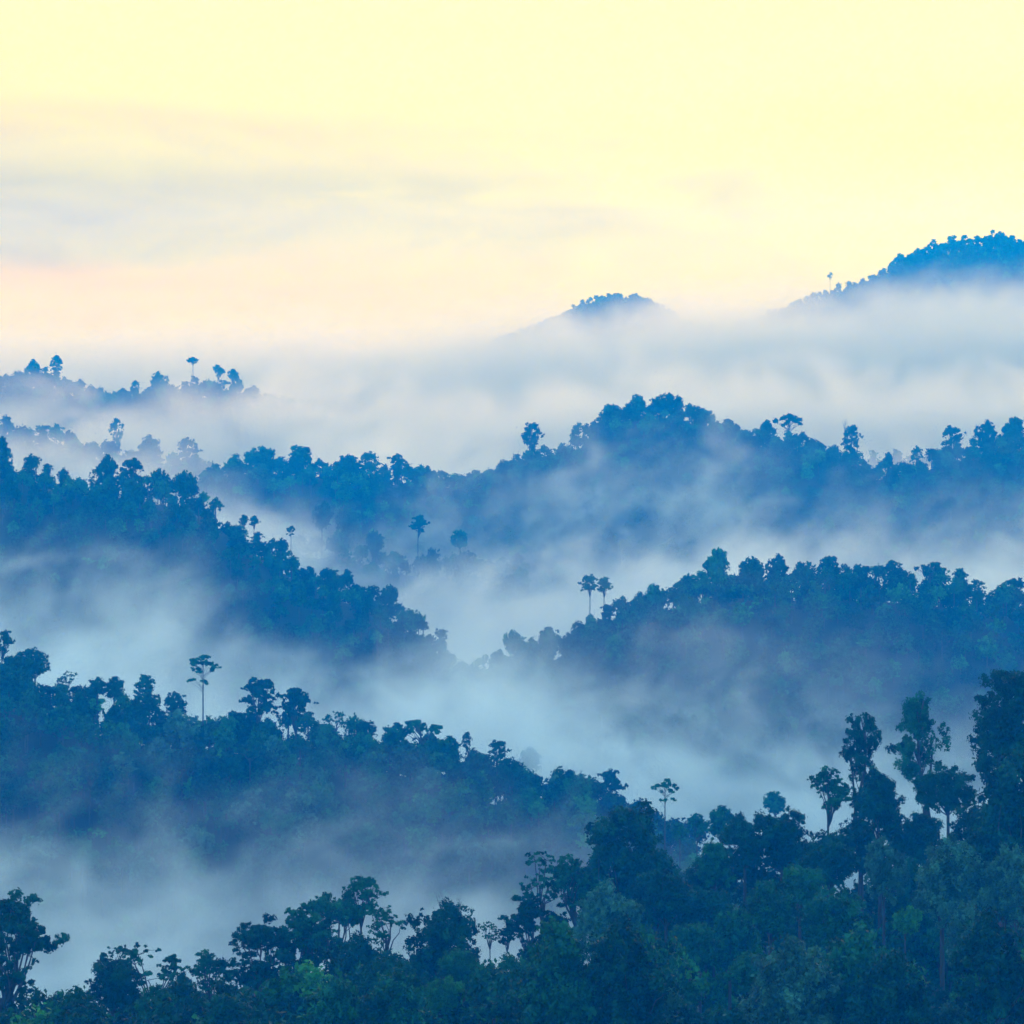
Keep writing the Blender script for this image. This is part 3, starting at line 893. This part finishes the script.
# ------------------------------------------------------------------ the woods
mass('spur_wood', 'misty wood in the valley behind the near forest', 'spur', 560, 1100, 60, 25, 9, 0.09, 8, 13, 7, 11, 31, 'mid')
mass('near_understorey', 'dark undergrowth and young trees between the trunks of the near forest', 'near', -220, 1480, 180, 28, 9.5, 0.057, 8, 20, 10, 15, 29, 'dark', fill=0.45)  # darker leaf mix puts the shadow between crowns into the foliage colour
mass('second_ridge_wood', 'understorey wood knitting together the trees of the second ridge', 'second', -60, 700, 130, 35, 8.0, 0.075, 6, 20, 7, 12, 30, 'dark')
mass('third_ridge_wood', 'blue wood packed over the third ridge', 'third', 380, 1150, 150, 30, 8.5, 0.10, 6, 19, 8, 12, 32, 'mid')
mass('left_ridge_wood', 'dark wood running down the left ridge', 'left', -120, 520, 190, 30, 8.0, 0.115, 5, 16, 6.5, 10.5, 33, 'dark')
mass('blue_ridge_wood', 'deep blue wood over the long middle ridge', 'blue', 150, 1130, 150, 25, 9, 0.125, 5, 16, 7.5, 12.5, 34, 'dark')
mass('foggy_hollow_wood', 'faint wood in the fog below the blue ridge', 'low', 270, 620, 50, 20, 11.5, 0.12, 12, 19, 9, 14, 35, 'dark')
mass('fading_ridge_wood', 'pale wood fading into fog behind the left ridge', 'fade', -60, 1120, 60, 20, 11, 0.14, 6, 21, 10, 15, 36, 'mid')
mass('farthest_left_wood', 'pale blue wood on the farthest left ridge', 'far', -80, 330, 90, 20, 10.5, 0.14, 5, 19, 10, 15, 37, 'mid')
mass('mountain_wood', 'wood along the far mountain top above the fog', 'mount', 460, 1120, 95, 30, 5.5, 0.20, 4, 20, 5, 9, 38, 'mid')


# ------------------------------------------------------------------ the air: blue haze over everything, fog banks in the valleys
haze_mat, nt = new_mat('haze_air')
pv = N(nt, 'ShaderNodeVolumePrincipled')
HAZE_D = 0.00037
pv.inputs['Color'].default_value = (0.0, 0.31, 1.0, 1)
pv.inputs['Density'].default_value = HAZE_D
pv.inputs['Anisotropy'].default_value = 0.0
pv.inputs['Absorption Color'].default_value = (1, 1, 1, 1)
nt.links.new(pv.outputs[0], N(nt, 'ShaderNodeOutputMaterial').inputs['Volume'])
hx0, hx1, hy0, hy1, hz0, hz1 = -4200, 4200, -400, 4000, 40, 420
V = np.array([(x, y, z) for z in (hz0, hz1) for y in (hy0, hy1) for x in (hx0, hx1)], float)
F = np.array([(0, 2, 3, 1), (4, 5, 7, 6), (0, 1, 5, 4), (2, 6, 7, 3), (0, 4, 6, 2), (1, 3, 7, 5)])
tag(link('haze', mesh_from('haze', V, F.ravel(), np.full(6, 4), [haze_mat])), 'thin blue morning haze filling the air', None, None, 'stuff')


def fog_mat(name, dens, col, g):
    m, nt = new_mat(name)
    p = N(nt, 'ShaderNodeVolumePrincipled')
    p.inputs['Color'].default_value = (*col, 1)
    p.inputs['Density'].default_value = dens
    p.inputs['Anisotropy'].default_value = g
    p.inputs['Density Attribute'].default_value = 'density'
    nt.links.new(p.outputs[0], N(nt, 'ShaderNodeOutputMaterial').inputs['Volume'])
    return m


def fog_bank(name, label, px0, px1, Y0, Y1, ref, zlo, zhi, voxel, top, amount, dens, soft=10.0, amp=18.0, scale=60.0, wisp=0.6, seed=0.0, col=(0.98, 0.98, 0.98), g=0.0, voxy=None, lean=0.0):
    """A bank of fog lying between two ridges. top = its upper limit as (column, row) seen at distance ref; amount = (column, 0..1) how thick along it."""
    x0, x1 = (px0 - 512) * K * ref, (px1 - 512) * K * ref
    zt = [ZC - (p[1] - PYH) * K * ref for p in top]
    o = link(name, bpy.data.meshes.new(name))
    o.data.materials.append(fog_mat(name + '_vapour', dens, col, g))
    tag(o, label, None, None, 'stuff')
    ng = bpy.data.node_groups.new(name + '_shape', 'GeometryNodeTree')
    ng.interface.new_socket('Geometry', in_out='OUTPUT', socket_type='NodeSocketGeometry')
    L = ng.links.new

    def M(op, a, b=None, c=None, clamp=False):
        return math_n(ng, op, a, b, c, clamp)

    pos = N(ng, 'GeometryNodeInputPosition')
    sp = N(ng, 'ShaderNodeSeparateXYZ')
    L(pos.outputs[0], sp.inputs[0])
    X, Y, Z = sp.outputs
    xf = M('MULTIPLY_ADD', X, 1 / (x1 - x0), -x0 / (x1 - x0), True)

    def curve(pts):
        n = N(ng, 'ShaderNodeFloatCurve')
        cm = n.mapping.curves[0]
        n.mapping.extend = 'HORIZONTAL'
        pts = sorted(pts)
        while len(cm.points) < len(pts):
            cm.points.new(0.5, 0.5)
        for cp, (a, b) in zip(cm.points, pts):
            cp.location = (a, b)
            cp.handle_type = 'AUTO_CLAMPED'
        n.mapping.update()
        L(xf, n.inputs['Value'])
        return n.outputs[0]

    tz = M('MULTIPLY_ADD', curve([((p[0] - px0) / (px1 - px0), (z - zlo) / (zhi - zlo)) for p, z in zip(top, zt)]), zhi - zlo, zlo)
    am = curve([((p[0] - px0) / (px1 - px0), p[1]) for p in amount])

    def noise(s, det, off, dist=0.0, stretch=(1, 1, 1)):
        cx = N(ng, 'ShaderNodeCombineXYZ')
        L(X, cx.inputs[0])
        L(Y, cx.inputs[1])
        L(M('MULTIPLY_ADD', X, -lean, Z), cx.inputs[2])
        mp = N(ng, 'ShaderNodeVectorMath', operation='MULTIPLY_ADD')
        L(cx.outputs[0], mp.inputs[0])
        mp.inputs[1].default_value = tuple(v / s for v in stretch)
        mp.inputs[2].default_value = (off, off * 1.7, off * 0.3)
        n = N(ng, 'ShaderNodeTexNoise')
        L(mp.outputs[0], n.inputs['Vector'])
        setin(n, Scale=1.0, Detail=det, Roughness=0.6, Distortion=dist)
        return n.outputs[0]

    n1 = noise(scale, 3.0, seed, 0.4, (1, 0.6, 1.3))
    n2 = noise(scale * 0.62, 7.0, seed + 9.3, 1.2, (0.95, 0.6, 1.2))
    hgt = M('ADD', M('MULTIPLY_ADD', M('SUBTRACT', n1, 0.5), amp * 2, tz), 1.35 * soft)
    d = M('MULTIPLY', M('SUBTRACT', hgt, Z), 1 / (3.2 * soft))
    d = M('MINIMUM', M('MAXIMUM', d, 0.0), 1.3)
    nn = M('MULTIPLY_ADD', n2, 3.0, -1.0, True)
    d = M('SUBTRACT', d, M('MULTIPLY', M('SUBTRACT', 1.0, nn), 0.62 * wisp))
    d = M('MAXIMUM', d, 0.0)
    d = M('MULTIPLY', M('MULTIPLY', d, d), M('MULTIPLY_ADD', nn, 1.6, 0.6))
    ey = M('MULTIPLY', M('MULTIPLY', M('SUBTRACT', Y, Y0), 4.0 / (Y1 - Y0), clamp=True), M('MULTIPLY', M('SUBTRACT', Y1, Y), 4.0 / (Y1 - Y0), clamp=True))
    dn = M('MULTIPLY', d, M('MULTIPLY', ey, am))
    dn = M('MULTIPLY', dn, M('GREATER_THAN', dn, 0.01))
    vc = N(ng, 'GeometryNodeVolumeCube')
    L(dn, vc.inputs['Density'])
    vc.inputs['Min'].default_value = (x0, Y0, zlo)
    vc.inputs['Max'].default_value = (x1, Y1, zhi)
    vy = voxy or voxel * 1.6
    for k, v in (('X', (x1 - x0) / voxel), ('Y', (Y1 - Y0) / vy), ('Z', (zhi - zlo) / (voxel * 0.7))):
        vc.inputs['Resolution ' + k].default_value = max(8, int(v))
    sm = N(ng, 'GeometryNodeSetMaterial')
    sm.inputs['Material'].default_value = o.data.materials[0]
    L(vc.outputs[0], sm.inputs['Geometry'])
    L(sm.outputs[0], N(ng, 'NodeGroupOutput').inputs[0])
    md = o.modifiers.new('fog', 'NODES')
    md.node_group = ng
    return o


ONE = [(-300, 1.0), (1400, 1.0)]
fog_bank('valley_fog', 'thin fog between the near forest and the second ridge', -160, 1180, 660, 900, 780, 60, 185, 2.0,
         [(-160, 820), (0, 820), (120, 815), (250, 815), (400, 825), (480, 830), (560, 845), (700, 880), (1000, 960), (1180, 960)],
         [(-160, 1), (0, 1), (300, .9), (450, 0.9), (560, 1.0), (680, 0.5), (1180, 0.5)], 0.014, soft=24, amp=24, scale=50, wisp=1.1, seed=1.0, g=-0.3, lean=0.15)
fog_bank('valley_fog', 'bright fog between the second and the third ridge', -160, 1180, 1030, 1190, 1110, 60, 200, 2.3,
         [(-160, 640), (0, 640), (150, 665), (300, 668), (400, 662), (460, 664), (540, 690), (620, 712), (680, 720), (740, 735), (800, 728), (860, 722), (960, 728), (1180, 720)],
         [(-160, .8), (200, .9), (480, 1.2), (640, 1.3), (800, 1.0), (900, .8), (1180, 0.8)], 0.024, soft=17, amp=22, scale=55, wisp=1.0, seed=2.0, g=-0.2, lean=-0.2)
fog_bank('hillside_fog', 'fog drifting up the face of the left ridge', -160, 620, 1120, 1330, 1220, 60, 260, 2.6,
         [(-160, 540), (0, 545), (100, 545), (180, 560), (240, 600), (300, 645), (360, 668), (405, 652), (440, 622), (500, 616), (550, 636), (620, 675)],
         [(-160, 1), (0, 1), (200, .9), (300, .5), (380, .6), (435, 1.9), (530, 1.9), (600, .7), (620, .6)], 0.014, soft=25, amp=28, scale=70, wisp=1.2, seed=3.0, g=-0.1, lean=0.22)
fog_bank('valley_fog', 'fog lapping the foot of the blue ridge', 380, 1200, 1480, 1840, 1660, 60, 260, 3.2,
         [(380, 580), (440, 570), (520, 555), (600, 538), (700, 525), (760, 508), (800, 530), (900, 525), (1024, 530), (1200, 535)],
         [(380, 0.3), (440, 0.9), (700, 1.0), (900, .9), (1200, .9)], 0.014, soft=20, amp=34, scale=75, wisp=1.1, seed=4.0, g=0.3, lean=0.2)
fog_bank('valley_fog', 'fog in the gap between the left ridge and the blue ridge', -160, 620, 1660, 1960, 1810, 60, 260, 3.4,
         [(-160, 485), (60, 485), (200, 482), (260, 500), (330, 525), (400, 545), (460, 555), (520, 565), (620, 580)],
         [(-160, .8), (200, 1.0), (440, 1.0), (560, .5), (620, .0)], 0.014, soft=20, amp=24, scale=75, wisp=0.9, seed=14.0, g=0.3)
fog_bank('hillside_fog', 'thin veils of fog drifting over the third ridge', 380, 1180, 1140, 1260, 1200, 80, 200, 2.4,
         [(380, 600), (500, 600), (600, 590), (680, 575), (760, 580), (850, 600), (1180, 610)],
         [(380, 1.2), (560, 1.0), (700, .8), (800, .5), (950, .4), (1180, .5)], 0.0055, soft=22, amp=30, scale=45, wisp=1.2, seed=15.0, g=0.1, lean=0.25)
fog_bank('hillside_fog', 'thin veils of fog drifting over the blue ridge', 380, 1200, 1890, 2010, 1950, 90, 270, 3.4,
         [(380, 480), (520, 440), (600, 410), (700, 410), (800, 440), (1000, 450), (1200, 440)],
         [(380, .8), (560, 1.1), (700, 1.1), (800, .5), (950, .5), (1200, .6)], 0.0075, soft=22, amp=34, scale=60, wisp=1.2, seed=16.0, g=0.3, lean=0.3)
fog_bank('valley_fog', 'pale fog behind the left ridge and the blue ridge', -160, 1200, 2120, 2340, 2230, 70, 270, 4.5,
         [(-160, 418), (0, 418), (120, 430), (240, 440), (400, 420), (560, 430), (800, 430), (1200, 430)], ONE, 0.014, soft=20, amp=18, scale=110, wisp=1.0, seed=5.0, g=0.5, col=(1.0, 0.965, 0.91))  # faint warm tint in col: dawn light put into the vapour colour
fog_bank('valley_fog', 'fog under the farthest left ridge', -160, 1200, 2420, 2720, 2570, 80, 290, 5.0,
         [(-160, 385), (0, 385), (150, 388), (240, 384), (320, 370), (450, 370), (700, 360), (1200, 360)], ONE, 0.016, soft=22, amp=14, scale=140, wisp=0.9, seed=6.0, g=0.6, col=(1.0, 0.95, 0.87))  # dawn warmth is painted into this bank's vapour colour
fog_bank('fog_sea', 'sea of dawn-lit cream fog lying before the far mountain', -200, 1240, 2820, 3560, 3180, 80, 360, 6.5,
         [(-200, 332), (0, 328), (250, 322), (400, 318), (500, 306), (550, 302), (600, 305), (660, 293), (720, 285), (780, 286), (840, 290), (900, 287), (945, 276), (985, 275), (1030, 284), (1240, 276)], ONE, 0.010, soft=30, amp=26, scale=120, wisp=0.8, seed=7.0, g=0.45, lean=0.1, col=(1.0, 0.925, 0.80))  # cream col stands in for warm dawn light falling on the fog
